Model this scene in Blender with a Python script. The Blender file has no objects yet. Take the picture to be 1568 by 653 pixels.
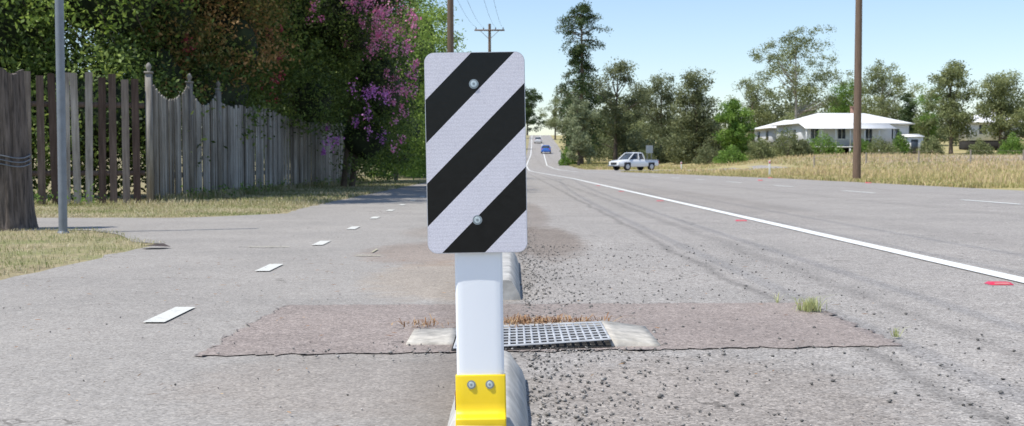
import bpy, math, random
import numpy as np
from mathutils import Vector, Matrix
random.seed(7); R=np.random.default_rng(11)
scene=bpy.context.scene
col=scene.collection
# ------------------------------------------------------------------ helpers
def link(o,parent=None):
    col.objects.link(o)
    if parent is not None: o.parent=parent
    return o
def empty(name,loc=(0,0,0),rot=(0,0,0)):
    e=bpy.data.objects.new(name,None); e.empty_display_size=.2; e.location=loc; e.rotation_euler=rot
    return link(e)
class MB:
    def __init__(s): s.v=[];s.f=[];s.m=[];s.sh=[];s.n=0
    def add(s,V,F,mat=0,shade=0.5):
        V=np.asarray(V,float).reshape(-1,3); F=np.asarray(F,int)
        s.v.append(V); s.f.append((F+s.n)); s.m.append(np.full(len(F),mat,int))
        sh=np.broadcast_to(np.asarray(shade,float),(len(V),)); s.sh.append(sh); s.n+=len(V)
    def box(s,x0,x1,y0,y1,z0,z1,mat=0,shade=.5):
        V=[(x0,y0,z0),(x1,y0,z0),(x1,y1,z0),(x0,y1,z0),(x0,y0,z1),(x1,y0,z1),(x1,y1,z1),(x0,y1,z1)]
        s.add(V,[(0,3,2,1),(4,5,6,7),(0,1,5,4),(1,2,6,5),(2,3,7,6),(3,0,4,7)],mat,shade)
    def tube(s,pts,rad,n=6,mat=0,cap=True,shade=.5):
        pts=[Vector(p) for p in pts]; V=[];
        for i,p in enumerate(pts):
            d=(pts[min(i+1,len(pts)-1)]-pts[max(i-1,0)]).normalized()
            a=d.cross(Vector((0.13,1,0.07))).normalized(); b=d.cross(a)
            for k in range(n):
                t=2*math.pi*k/n; V.append(p+(a*math.cos(t)+b*math.sin(t))*rad[i])
        F=[]
        for i in range(len(pts)-1):
            for k in range(n):
                F.append((i*n+k,i*n+(k+1)%n,(i+1)*n+(k+1)%n,(i+1)*n+k))
        s.add([tuple(v) for v in V],F,mat,shade)
        if cap:
            c=[tuple(pts[-1])]+[tuple(v) for v in V[-n:]]
            s.add(c,[(0,1+k,1+(k+1)%n) for k in range(n)],mat,shade)
            c=[tuple(pts[0])]+[tuple(v) for v in V[:n]]
            s.add(c,[(0,1+(k+1)%n,1+k) for k in range(n)],mat,shade)
    def build(s,name,mats,parent=None,smooth=False,loc=None):
        me=bpy.data.meshes.new(name)
        V=np.concatenate(s.v); sh=np.concatenate(s.sh)
        sizes=np.concatenate([np.full(len(f),f.shape[1]) for f in s.f]); idx=np.concatenate([f.ravel() for f in s.f])
        me.vertices.add(len(V)); me.vertices.foreach_set('co',V.ravel().astype(np.float32))
        me.loops.add(len(idx)); me.loops.foreach_set('vertex_index',idx.astype(np.int32))
        me.polygons.add(len(sizes)); st=np.concatenate([[0],np.cumsum(sizes)[:-1]])
        me.polygons.foreach_set('loop_start',st.astype(np.int32)); me.polygons.foreach_set('loop_total',sizes.astype(np.int32))
        me.polygons.foreach_set('material_index',np.concatenate(s.m).astype(np.int32))
        if smooth: me.polygons.foreach_set('use_smooth',np.ones(len(sizes),bool))
        me.update(calc_edges=True)
        a=me.attributes.new('shade','FLOAT','POINT'); a.data.foreach_set('value',sh.astype(np.float32))
        for m in mats: me.materials.append(m)
        o=bpy.data.objects.new(name,me); 
        if loc is not None: o.location=loc
        return link(o,parent)
def bevel(o,w,seg=2):
    m=o.modifiers.new('b','BEVEL'); m.width=w; m.segments=seg; m.limit_method='ANGLE'; m.angle_limit=math.radians(40); return o
# ------------------------------------------------------------------ materials
def newmat(name):
    m=bpy.data.materials.new(name); m.use_nodes=True; nt=m.node_tree
    return m,nt,nt.nodes['Principled BSDF']
def N(nt,t,**k):
    n=nt.nodes.new(t)
    for a,b in k.items(): setattr(n,a,b)
    return n
def pos(nt,obj=False):
    if obj: return N(nt,'ShaderNodeTexCoord').outputs['Object']
    return N(nt,'ShaderNodeNewGeometry').outputs['Position']
def noise(nt,vec,scale,detail=4,rough=.55):
    n=N(nt,'ShaderNodeTexNoise'); n.inputs['Scale'].default_value=scale; n.inputs['Detail'].default_value=detail; n.inputs['Roughness'].default_value=rough
    nt.links.new(vec,n.inputs['Vector']); return n.outputs['Fac']
def ramp(nt,fac,stops):
    r=N(nt,'ShaderNodeValToRGB'); e=r.color_ramp.elements
    while len(e)<len(stops): e.new(0.5)
    for i,(p,c) in enumerate(stops):
        e[i].position=p; e[i].color=(*c,1) if len(c)==3 else c
    nt.links.new(fac,r.inputs['Fac']); return r.outputs['Color']
def mix(nt,fac,a,b,mode='MIX'):
    m=N(nt,'ShaderNodeMix',data_type='RGBA',blend_type=mode)
    for s,v in ((m.inputs[0],fac),(m.inputs[6],a),(m.inputs[7],b)):
        if hasattr(v,'links'): nt.links.new(v,s)
        elif isinstance(v,(int,float)): s.default_value=v
        else: s.default_value=(*v,1)
    return m.outputs[2]
def math_(nt,op,a,b=0.0,c=None):
    m=N(nt,'ShaderNodeMath',operation=op)
    for i,v in enumerate((a,b) if c is None else (a,b,c)):
        if hasattr(v,'links'): nt.links.new(v,m.inputs[i])
        else: m.inputs[i].default_value=v
    return m.outputs[0]
def bump(nt,b,h,strength=.5,dist=.01):
    n=N(nt,'ShaderNodeBump'); n.inputs['Strength'].default_value=strength; n.inputs['Distance'].default_value=dist
    nt.links.new(h,n.inputs['Height']); nt.links.new(n.outputs['Normal'],b.inputs['Normal'])
def simple(name,c,rough=.6,metal=0,var=.15,scale=8,coat=0,bmp=0,obj=True,aniso=None):
    m,nt,b=newmat(name); p=pos(nt,obj)
    if aniso:
        mp=N(nt,'ShaderNodeMapping'); mp.inputs['Scale'].default_value=aniso; nt.links.new(p,mp.inputs['Vector']); p=mp.outputs[0]
    f=noise(nt,p,scale,5)
    lo=tuple(x*(1-var) for x in c); hi=tuple(min(1,x*(1+var)) for x in c)
    nt.links.new(ramp(nt,f,[(.3,lo),(.7,hi)]),b.inputs['Base Color'])
    b.inputs['Roughness'].default_value=rough; b.inputs['Metallic'].default_value=metal
    b.inputs['Coat Weight'].default_value=coat
    if bmp: bump(nt,b,f,bmp,.01)
    return m
def leafmat(name,stops,trans=.35,rough=.55,k=1.0):
    m,nt,b=newmat(name)
    stops=[(p,tuple(min(.9,x*k) for x in c)) for p,c in stops]
    at=N(nt,'ShaderNodeAttribute',attribute_name='shade'); ri=N(nt,'ShaderNodeNewGeometry').outputs['Random Per Island']
    f=math_(nt,'ADD',math_(nt,'MULTIPLY',at.outputs['Fac'],.65),math_(nt,'MULTIPLY',ri,.35))
    c=ramp(nt,f,stops); nt.links.new(c,b.inputs['Base Color']); b.inputs['Roughness'].default_value=rough
    b.inputs['Specular IOR Level'].default_value=.3
    if trans>0:
        t=N(nt,'ShaderNodeBsdfTranslucent'); nt.links.new(c,t.inputs['Color'])
        mx=N(nt,'ShaderNodeMixShader'); mx.inputs[0].default_value=trans
        nt.links.new(b.outputs[0],mx.inputs[1]); nt.links.new(t.outputs[0],mx.inputs[2])
        nt.links.new(mx.outputs[0],nt.nodes['Material Output'].inputs['Surface'])
    return m

def asphalt(name,base,dark_tracks=True,smudges=(),ct=1.0):
    m,nt,b=newmat(name); p=pos(nt)
    def cc(v): return tuple(1+(x-1)*ct for x in v)
    sep=N(nt,'ShaderNodeSeparateXYZ'); nt.links.new(p,sep.inputs[0])
    v=N(nt,'ShaderNodeTexVoronoi'); v.inputs['Scale'].default_value=150; nt.links.new(p,v.inputs['Vector'])
    vs=N(nt,'ShaderNodeSeparateColor'); nt.links.new(v.outputs['Color'],vs.inputs[0])
    g=ramp(nt,vs.outputs[0],[(0,cc((.5,.49,.48))),(.2,cc((.84,.83,.82))),(.75,cc((1.05,1.04,1.03))),(1,cc((1.45,1.42,1.37)))])
    big=ramp(nt,noise(nt,p,.9,6,.6),[(.3,(.87,.87,.87)),(.7,(1.09,1.08,1.07))])
    mid=ramp(nt,noise(nt,p,11,6,.7),[(.3,cc((.87,.86,.85))),(.7,cc((1.1,1.1,1.1)))])
    fine=ramp(nt,noise(nt,p,60,5,.85),[(.36,cc((.70,.69,.68))),(.55,(1.0,1.0,1.0)),(.68,cc((1.15,1.15,1.15)))])
    v2=N(nt,'ShaderNodeTexVoronoi'); v2.inputs['Scale'].default_value=42; v2.inputs['Randomness'].default_value=1; nt.links.new(p,v2.inputs['Vector'])
    v2s=N(nt,'ShaderNodeSeparateColor'); nt.links.new(v2.outputs['Color'],v2s.inputs[0])
    chip=math_(nt,'MULTIPLY',math_(nt,'LESS_THAN',v2.outputs['Distance'],.17),math_(nt,'GREATER_THAN',v2s.outputs[1],.80))
    c=mix(nt,1,base,g,'MULTIPLY')
    c=mix(nt,1,c,big,'MULTIPLY'); c=mix(nt,1,c,mid,'MULTIPLY'); c=mix(nt,1,c,fine,'MULTIPLY')
    c=mix(nt,math_(nt,'MULTIPLY',chip,.45*ct),c,(.11,.10,.09))
    wob=math_(nt,'MULTIPLY',math_(nt,'SUBTRACT',noise(nt,p,.7,3),.5),.25)
    xx=math_(nt,'ADD',sep.outputs[0],wob)
    if dark_tracks:
        n2=noise(nt,p,3,5,.7)
        for cx,w,s in ((1.16,.06,.40),(1.66,.10,.26),(3.9,.35,.12),(6.1,.35,.12),(9.2,.4,.1)):
            d=math_(nt,'DIVIDE',math_(nt,'ABSOLUTE',math_(nt,'SUBTRACT',xx,cx)),w)
            k=math_(nt,'MAXIMUM',math_(nt,'SUBTRACT',1.0,d),0.0)
            k=math_(nt,'MULTIPLY',math_(nt,'MULTIPLY',k,s*1.9),n2)
            c=mix(nt,k,c,(.07,.065,.06))
    nm=math_(nt,'MULTIPLY',math_(nt,'SUBTRACT',noise(nt,p,6,6,.75),.5),2.2)
    for cx,cy,rx,ry,colr,s in smudges:
        dx=math_(nt,'POWER',math_(nt,'ABSOLUTE',math_(nt,'DIVIDE',math_(nt,'SUBTRACT',sep.outputs[0],cx),rx)),2.0)
        dy=math_(nt,'POWER',math_(nt,'ABSOLUTE',math_(nt,'DIVIDE',math_(nt,'SUBTRACT',sep.outputs[1],cy),ry)),2.0)
        q=math_(nt,'ADD',math_(nt,'ADD',dx,dy),nm)
        r_=N(nt,'ShaderNodeMapRange'); r_.inputs[1].default_value=1.25; r_.inputs[2].default_value=.55; nt.links.new(q,r_.inputs[0])
        c=mix(nt,math_(nt,'MULTIPLY',r_.outputs[0],s),c,mix(nt,1,c,colr,'MULTIPLY'))
    d=math_(nt,'DIVIDE',math_(nt,'ABSOLUTE',math_(nt,'SUBTRACT',xx,-.13)),.24)
    k=math_(nt,'MAXIMUM',math_(nt,'SUBTRACT',1.0,d),0.0)
    c=mix(nt,math_(nt,'MULTIPLY',k,.5),c,(.13,.105,.08))
    vc=N(nt,'ShaderNodeTexVoronoi',feature='DISTANCE_TO_EDGE'); vc.inputs['Scale'].default_value=.55
    wn=N(nt,'ShaderNodeTexNoise'); wn.inputs['Scale'].default_value=2.5; wn.inputs['Detail'].default_value=5; nt.links.new(p,wn.inputs['Vector'])
    pv=N(nt,'ShaderNodeVectorMath',operation='ADD'); nt.links.new(p,pv.inputs[0]); nt.links.new(wn.outputs['Color'],pv.inputs[1]); nt.links.new(pv.outputs[0],vc.inputs['Vector'])
    cr=math_(nt,'LESS_THAN',vc.outputs['Distance'],.0035)
    cr=math_(nt,'MULTIPLY',cr,math_(nt,'GREATER_THAN',noise(nt,p,.45,2),.53))
    c=mix(nt,math_(nt,'MULTIPLY',cr,.5),c,(.08,.07,.06))
    nt.links.new(c,b.inputs['Base Color']); b.inputs['Roughness'].default_value=.95; b.inputs['Specular IOR Level'].default_value=.2
    h=math_(nt,'ADD',math_(nt,'MULTIPLY',vs.outputs[0],.6),noise(nt,p,90,3,.7))
    bump(nt,b,h,.5*ct,.005)
    return m
ROAD=asphalt('road_asphalt',(.372,.352,.328),smudges=[(.25,9.3,.34,2.0,(.62,.55,.50),.8),(.2,14.5,.25,4,(.72,.66,.62),.7),(.55,3.0,.5,.6,(.85,.8,.76),.6),(3.2,21,1.,9,(.86,.84,.82),.5)])
PATH=asphalt('path_asphalt',(.345,.325,.298),dark_tracks=False,ct=.65,smudges=[(-.5,8.0,.55,1.1,(.86,.76,.70),.8),(-.5,10.5,.5,1.2,(.8,.74,.69),.6),(-.45,3.2,.5,.5,(.9,.84,.8),.5),(-.35,6.2,.45,1.1,(1.08,1.0,.91),.8)])
PATCH=asphalt('patch_asphalt',(.325,.280,.255),dark_tracks=False,ct=.9)

def paint(name,c):
    m,nt,b=newmat(name); p=pos(nt)
    f=noise(nt,p,35,6,.75); f2=noise(nt,p,3,4)
    k=math_(nt,'GREATER_THAN',math_(nt,'ADD',f,math_(nt,'MULTIPLY',f2,.35)),.60)
    k2=math_(nt,'SUBTRACT',1.0,math_(nt,'MULTIPLY',math_(nt,'SUBTRACT',1.0,k),.38))
    nt.links.new(mix(nt,k2,(.34,.33,.31),c),b.inputs['Base Color']); b.inputs['Roughness'].default_value=.7; return m
WHITEP=paint('white_road_paint',(.74,.74,.70)); FADEW=paint('faded_white_paint',(.62,.61,.55))

m,nt,b=newmat('grass_ground'); GROUND=m; p=pos(nt)
sep=N(nt,'ShaderNodeSeparateXYZ'); nt.links.new(p,sep.inputs[0])
n1=noise(nt,p,.8,6,.65); n2=noise(nt,p,16,6,.7)
near=ramp(nt,n1,[(.3,(.25,.20,.13)),(.5,(.39,.33,.20)),(.66,(.24,.26,.11))])
near=mix(nt,1,near,ramp(nt,n2,[(.3,(.55,.55,.55)),(.7,(1.25,1.25,1.2))]),'MULTIPLY')
fld=ramp(nt,noise(nt,p,.12,6,.6),[(.3,(.26,.24,.10)),(.5,(.42,.35,.18)),(.7,(.28,.28,.10))])
kx=math_(nt,'GREATER_THAN',sep.outputs[0],9.0)
c=mix(nt,kx,near,fld)
ky=N(nt,'ShaderNodeMapRange'); ky.inputs[1].default_value=78; ky.inputs[2].default_value=90; nt.links.new(sep.outputs[1],ky.inputs[0])
kxx=N(nt,'ShaderNodeMapRange'); kxx.inputs[1].default_value=24; kxx.inputs[2].default_value=38; nt.links.new(sep.outputs[0],kxx.inputs[0])
ky2=N(nt,'ShaderNodeMapRange'); ky2.inputs[1].default_value=138; ky2.inputs[2].default_value=132; nt.links.new(sep.outputs[1],ky2.inputs[0])
k=math_(nt,'MULTIPLY',math_(nt,'MULTIPLY',ky.outputs[0],kxx.outputs[0]),ky2.outputs[0])
c=mix(nt,math_(nt,'MULTIPLY',k,.85),c,ramp(nt,noise(nt,p,.8,5),[(.3,(.30,.23,.18)),(.7,(.42,.34,.27))]))
nt.links.new(c,b.inputs['Base Color']); b.inputs['Roughness'].default_value=1; b.inputs['Specular IOR Level'].default_value=.1
bump(nt,b,n2,.8,.03)

CONC=simple('concrete',(.46,.44,.40),.9,0,.30,14,bmp=.4,obj=False)
CONCL=simple('drain_concrete',(.47,.435,.375),.9,0,.3,22,bmp=.4,obj=False)
GALV=simple('galvanised_steel',(.42,.43,.44),.75,.1,.25,20)
POLEG=simple('grey_metal',(.22,.24,.27),.5,.5,.12,12)
BOLT=simple('zinc_bolt',(.62,.70,.72),.35,.6,.1,60)
WASH=simple('bolt_washer',(.30,.34,.36),.4,.6,.1,60)
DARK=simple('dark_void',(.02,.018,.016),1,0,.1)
YEL=simple('yellow_paint',(.88,.62,.005),.42,0,.05,9,coat=.2)
POSTW=simple('white_plastic_post',(.90,.915,.93),.55,0,.02,5,aniso=(1,1,.2))
ALU=simple('aluminium_edge',(.6,.6,.62),.4,.5,.08)
BLACK=simple('black_rubber',(.02,.02,.022),.7)
WOODP=simple('pole_timber',(.17,.115,.08),.85,0,.3,6,bmp=.3,aniso=(6,6,.4))
STUMP=simple('old_timber',(.135,.108,.09),.95,0,.65,6,bmp=1,aniso=(7,7,.6))
def woodmat(name,stops):
    m,nt,b=newmat(name); p=pos(nt)
    mp=N(nt,'ShaderNodeMapping'); mp.inputs['Scale'].default_value=(14,14,.9); nt.links.new(p,mp.inputs['Vector'])
    f=noise(nt,mp.outputs[0],2.2,6,.65); f2=noise(nt,p,1.4,4)
    at=N(nt,'ShaderNodeAttribute',attribute_name='shade').outputs['Fac']
    c=ramp(nt,at,stops)
    c=mix(nt,1,c,ramp(nt,f,[(.3,(.5,.48,.46)),(.7,(1.2,1.2,1.2))]),'MULTIPLY')
    c=mix(nt,1,c,ramp(nt,f2,[(.35,(.74,.72,.70)),(.65,(1.08,1.08,1.08))]),'MULTIPLY')
    nt.links.new(c,b.inputs['Base Color']); b.inputs['Roughness'].default_value=.95; b.inputs['Specular IOR Level'].default_value=.15
    bump(nt,b,f,.6,.01); return m
WGREY=woodmat('weathered_palings',[(0,(.20,.185,.165)),(.5,(.35,.33,.30)),(1,(.48,.46,.43))])
WBROWN=woodmat('mixed_pickets',[(0,(.085,.058,.05)),(.45,(.18,.14,.12)),(.6,(.33,.305,.275)),(1,(.43,.40,.37))])
BARK=simple('bark',(.13,.10,.075),.95,0,.35,5,bmp=.4,obj=False,aniso=(3,3,.6))
BARKP=simple('pale_bark',(.34,.31,.27),.9,0,.3,3,obj=False)

# ------------------------------------------------------------------ terrain
YB=[-60,-20,-5,0,2,4,6,8,10,12,14,17,20,25,30,36,42,50,58,66,74,82,90,100,110,120,130,140,150,165,180,200,220,240,260,280,300,320,340,370,400,500,700,1100,2500]
def fz(y):
    return float(np.interp(y,[-60,105,130,150,200,250,300,340,400,700,2500],[0,0,.18,.5,2.4,4.9,7.5,9.4,10,9,9]))
def sm(t): t=min(1,max(0,t)); return t*t*(3-2*t)
def side(x,y):
    if x>18: return 1.5*sm((x-18)/20)*sm((y-60)/75)
    if x<-9: return .3*sm((-9-x)/10)
    return 0.
def H(x,y): 
    i=max(0,min(len(YB)-2,int(np.searchsorted(YB,y))-1)); t=(y-YB[i])/(YB[i+1]-YB[i])
    return (fz(YB[i])+side(x,YB[i]))*(1-t)+(fz(YB[i+1])+side(x,YB[i+1]))*t
XB=[-1500,-500,-200,-100,-50,-30,-20,-15,-12,-9,-6,-3,0,3,6,9,12,15,18,20,22,25,28,32,38,45,55,70,90,120,160,220,400,900,2500]
g=MB(); V=[(x,y,H(x,y)) for y in YB for x in XB]; nx=len(XB)
F=[(j*nx+i,j*nx+i+1,(j+1)*nx+i+1,(j+1)*nx+i) for j in range(len(YB)-1) for i in range(nx-1)]
g.add(V,F); g.build('ground',[GROUND])

def strip(name,fl,fr,y0,y1,dz,mat,step=None,nxs=2,jl=0,jr=0):
    ys=sorted(set([y0,y1]+[y for y in YB if y0<y<y1]+([y0+k*step for k in range(int((y1-y0)/step)+1)] if step else [])))
    g=MB();V=[]
    for y in ys:
        a=fl(y)+(R.normal()*jl); bb=fr(y)+(R.normal()*jr)
        for k in range(nxs):
            x=a+(bb-a)*k/(nxs-1); V.append((x,y,H(min(x,17.9) if x>0 else x,y)+dz))
    F=[(j*nxs+i,j*nxs+i+1,(j+1)*nxs+i+1,(j+1)*nxs+i) for j in range(len(ys)-1) for i in range(nxs-1)]
    g.add(V,F); return g.build(name,[mat])
DD=[-60,50,80,110,150,200,250,300,350,600]
XLs=[2.7,2.7,2.2,1.7,1.9,3.3,4.3,5.2,6.2,11]
XRs=[11.7,11.7,9.9,7.4,6.9,8.6,9.6,10.3,11.2,16]
XL=lambda y: float(np.interp(y,DD,XLs)); XR=lambda y: float(np.interp(y,DD,XRs))
strip('road',lambda y:-.06 if y<60 else float(np.interp(y,[60,100,600],[-.06,XL(100)-.7,XL(600)-.7])) if y<100 else XL(y)-.7,lambda y:XR(y)+.45,-60,600,.006,ROAD,step=1.5,jr=.05)
strip('shared_path',lambda y:-2.75-.25*sm((y-12)/6),lambda y:-.06,-60,100,.006,PATH,step=.25,jl=.035)
g=MB()
xs=np.linspace(-2.6,-16,60)
V=[];
for x in xs:
    t=sm(1-(-2.7-x)/1.6)
    V.append((x,10.75-1.9*t**1.5+R.normal()*.03-.05*(-x-3),.0045)); V.append((x,13.2+1.3*t**2+R.normal()*.03,.0045))
g.add(V,[(2*i,2*i+1,2*i+3,2*i+2) for i in range(len(xs)-1)]); g.build('side_path',[PATH])
g=MB();V=[]
xs=np.linspace(6.5,26,26)
for x in xs:
    e_=4*sm(1-(x-7)/7)
    for k in range(7):
        y=(101-e_)+(13+2*e_)*k/6+.25*(x-6.5); V.append((x,y,H(x,y)+.012))
g.add(V,[(i*7+k,i*7+k+7,i*7+k+8,i*7+k+1)[::-1] for i in range(25) for k in range(6)]); g.build('side_road',[ROAD])
g=MB()
def wob(a,b,n,amp): return [(a[0]+(b[0]-a[0])*i/n+(R.normal()*amp if i else 0),a[1]+(b[1]-a[1])*i/n+(R.normal()*amp if i else 0)) for i in range(n)]
P=wob((-1.02,3.62),(1.32,3.82),90,.011)+wob((1.32,3.82),(1.30,5.02),40,.010)+wob((1.30,5.02),(-.98,4.93),90,.011)+wob((-.98,4.93),(-1.02,3.62),40,.010)
g.add([(x,y,.0095) for x,y in P],[list(range(len(P)))],0)
c0=np.array([.15,4.35]);
TAR=simple('tar_joint',(.19,.165,.15),.95,0,.5,60,obj=False)
n=len(P); wd=np.abs(R.normal(0,.005,n))
for i in range(n):
    if R.random()<.45: continue
    q=[]
    for j,w_ in ((i,wd[i]),((i+1)%n,wd[(i+1)%n])):
        x,y=P[j]; d=np.array([x,y])-c0; d/=np.linalg.norm(d); q.append((x-d[0]*w_,y-d[1]*w_,.0125)); q.append((x+d[0]*w_,y+d[1]*w_,.0125))
    g.add(q,[(0,1,3,2)],1)
g.build('road_repair_patch',[PATCH,TAR])

# ------------------------------------------------------------------ markings
g=MB()
def fz0(y): return H(5,y)
def quad(g,x0,x1,y0,y1,dz=.011,sk=0,mat=0):
    ys=sorted(set([y0,y1]+[y for y in YB if y0<y<y1]))
    V=[]
    for y in ys: V+=[(x0+sk*(y-y0),y,fz0(y)+dz),(x1+sk*(y-y0),y,fz0(y)+dz)]
    g.add(V,[(2*i,2*i+1,2*i+3,2*i+2) for i in range(len(ys)-1)],mat)
def linestrip(g,fx,w,y0,y1,dz=.011,step=3):
    ys=sorted(set([y0,y1]+[y for y in YB if y0<y<y1]+list(np.arange(y0,y1,step))))
    V=[]
    for y in ys: V+=[(fx(y)-w/2,y,H(5,y)+dz),(fx(y)+w/2,y,H(5,y)+dz)]
    g.add(V,[(2*i,2*i+1,2*i+3,2*i+2) for i in range(len(ys)-1)])
linestrip(g,lambda y:XL(y),.13,-30,600,.012)
CX=lambda y: float(np.interp(y,[0,60,90,115,150,600],[7.9,7.7,6.3,4.9,4.6,13.6]))
for y in np.arange(3.4,78,7.05): linestrip(g,CX,.11,y,y+2.3,.012)
linestrip(g,CX,.12,82,600,.013)
g.build('road_line_markings',[WHITEP])
g=MB()
for i in range(12):
    L=.47; yy=4.38+i*2.12; xo=-1.43-.022*min(yy-4.4,14); quad(g,xo,xo+.085,yy,yy+L,.012,sk=-.022)
g.build('path_line_markings',[FADEW])
g=MB(); YP=paint('faded_yellow_paint',(.44,.41,.28))
quad(g,-.98,-.965,7.9,8.2,.0135); quad(g,-1.05,-.88,7.6,7.63,.0137); quad(g,-1.95,-1.65,8.4,8.425,.0137)
g.build('faded_survey_marks',[YP])
REDM=simple('red_reflector',(.66,.03,.07),.4,0,.1,20,coat=.3); PINK=simple('faded_red_base',(.5,.18,.17),.6)
def rpm(x,y,s,h):
    e=empty('raised_pavement_marker',(x,y,H(x,y)+.008)); g=MB()
    V=[(-s,-s*.8,0),(s,-s*.8,0),(s,s*.8,0),(-s,s*.8,0),(-s*.8,-s*.45,h),(s*.8,-s*.45,h),(s*.8,s*.45,h),(-s*.8,s*.45,h)]
    g.add(V,[(4,5,6,7),(0,1,5,4),(1,2,6,5),(2,3,7,6),(3,0,4,7)],0); g.add([(-s*.7,-s*.73,h*.3),(s*.7,-s*.73,h*.3),(s*.62,-s*.53,h*.9),(-s*.62,-s*.53,h*.9)],[(0,1,2,3)],1)
    g.build('marker_body',[REDM,PINK],e)
for y in [5.82,12.4,19.2,26,33]: rpm(2.5,y,.058,.012)
for y,x in ((38,11.9),(52,11.8),(44,9.6)): rpm(x,y,.09,.03)

# ------------------------------------------------------------------ kerbs
def kerb(name,y0,y1,xa,xb,h=.1,taper=.12):
    g=MB(); prof=[(xa,0),(xa+.010,h*.55),(xa+.03,h*.95),(xa+.042,h),(xb-.058,h),(xb-.045,h*.95),(xb-.012,h*.4),(xb,0)]
    ys=[y0,y0+taper*.5,y0+taper]+list(np.arange(y0+taper+.08,y1-taper-.03,.08))+[y1-taper,y1-taper*.5,y1]
    V=[]
    for j,y in enumerate(ys):
        k=1.
        if j in(0,len(ys)-1): k=.82
        if j in (1,len(ys)-2): k=.98
        for x,z in prof: V.append((x+R.normal()*.0007,y,z*k+R.normal()*.0006*(z>0)+.002))
    m=len(prof); F=[(j*m+i,j*m+i+1,(j+1)*m+i+1,(j+1)*m+i)[::-1] for j in range(len(ys)-1) for i in range(m-1)]
    g.add(V,F); g.add(V[:m],[list(range(m))]); g.add(V[-m:],[list(range(m))[::-1]])
    return g.build(name,[CONC])
kerb('concrete_kerb',1.0,3.22,-.150,.04)
kerb('concrete_kerb',5.15,7.1,-.16,.042,.115)

# ------------------------------------------------------------------ drain
e=empty('stormwater_drain',(0,0,0))
g=MB()
def slab(g,x0,x1,y0,y1,z00,z10,th=.04,mat=0,n=8,sk=0):
    V=[];xs=np.linspace(x0,x1,n)
    for x in xs:
        t=(x-x0)/(x1-x0); z=z00+(z10-z00)*t; s=R.normal()*.003
        V+=[(x+0,y0+s+sk*t,z),(x,y1+s-sk*t,z),(x,y0+sk*t,z-th),(x,y1-sk*t,z-th)]
    F=[]
    for i in range(n-1):
        a=4*i;b_=4*i+4; F+=[(a,b_,b_+1,a+1),(a,a+2,b_+2,b_),(a+1,b_+1,b_+3,a+3)]
    F+=[(0,1,3,2),(4*n-4,4*n-2,4*n-1,4*n-3)]
    g.add(V,F,mat)
slab(g,.335,.50,3.80,4.26,.036,.0145,.04,sk=.01)
slab(g,-.36,-.20,3.84,4.18,.0145,.018,.04)
slab(g,-.20,.335,4.215,4.245,.016,.034,.04)
g.build('concrete_surround',[CONCL],e)
g=MB(); g.add([(-.2,3.70,.0125),(.335,3.78,.0125),(.335,4.214,.0125),(-.2,4.214,.0125)],[(0,1,2,3)]); g.build('pit_shade_sheet',[DARK],e)  # flat near-black sheet under the grate; the pit's shade is put into its colour
g=MB()
def gz(x): 
    t=(x+.2)/.53; return .0185+.019*max(0,t)**1.5
x0,x1,y0,y1=-.19,.328,3.73,4.205
nb=20
for i in range(nb+1):
    x=x0+(x1-x0)*i/nb; yo=.07*(x-x0)/(x1-x0)
    g.box(x-.0038,x+.0038,y0+yo,y1,gz(x)-.0045,gz(x),0)
for j in range(8):
    w_=.0050 if 0<j<7 else .009
    V=[]
    for x in np.linspace(x0-.004,x1+.004,9):
        yy=y0+.07*(x-x0)/(x1-x0)+(y1-(y0+.07*(x-x0)/(x1-x0)))*j/7
        z=gz(max(x0,x))+.0006
        V+=[(x,yy-w_,z-.004),(x,yy-w_,z),(x,yy+w_,z),(x,yy+w_,z-.004)]
    g.add(V,[(4*i+a,4*i+a+1,4*i+a+5,4*i+a+4)[::-1] for i in range(8) for a in range(3)])
g.build('steel_grate',[GALV],e)

# ------------------------------------------------------------------ hazard marker
sg=empty('hazard_marker_sign',(-.0615,2.28,.098),(0,-.0165,0.0)); 
def rrect(w,h,r,n=8):
    P=[]
    for cx,cz,a0 in ((w/2-r,h/2-r,0),(-w/2+r,h/2-r,90),(-w/2+r,-h/2+r,180),(w/2-r,-h/2+r,270)):
        for i in range(n+1):
            a=math.radians(a0+90*i/n); P.append((cx+r*math.cos(a),cz+r*math.sin(a)))
    return P
def plate(name,w,h,r,y0,y1,mat,parent,loc):
    P=rrect(w,h,r); n=len(P); g=MB()
    V=[(x,y0,z) for x,z in P]+[(x,y1,z) for x,z in P]
    g.add(V,[list(range(n))[::1]]); g.add(V,[list(range(n,2*n))[::-1]])
    g.add(V,[(i,n+i,n+(i+1)%n,(i+1)%n) for i in range(n)])
    return g.build(name,[mat],parent,loc=loc)
m,nt,b=newmat('striped_reflective_sheeting'); SF=m; p=pos(nt,True)
sp=N(nt,'ShaderNodeSeparateXYZ'); nt.links.new(p,sp.inputs[0])
s=math_(nt,'SUBTRACT',math_(nt,'ADD',sp.outputs[0],.098),math_(nt,'SUBTRACT',sp.outputs[2],.1975))
fr=math_(nt,'FRACT',math_(nt,'DIVIDE',math_(nt,'ADD',s,.1655-.0915),.1655))
blk=math_(nt,'MULTIPLY',math_(nt,'LESS_THAN',fr,.515),math_(nt,'GREATER_THAN',s,.088))
vo=N(nt,'ShaderNodeTexVoronoi',feature='DISTANCE_TO_EDGE'); vo.inputs['Scale'].default_value=240; nt.links.new(p,vo.inputs['Vector'])
hc=ramp(nt,vo.outputs['Distance'],[(.0,(.64,.615,.66)),(.10,(.75,.725,.77)),(.3,(.79,.765,.81))])
w=N(nt,'ShaderNodeTexWave',wave_type='BANDS',bands_direction='Z'); w.inputs['Scale'].default_value=42; nt.links.new(p,w.inputs['Vector'])
hc=mix(nt,1,hc,ramp(nt,w.outputs['Fac'],[(0,(.94,.94,.94)),(1,(1,1,1))]),'MULTIPLY')
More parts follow.
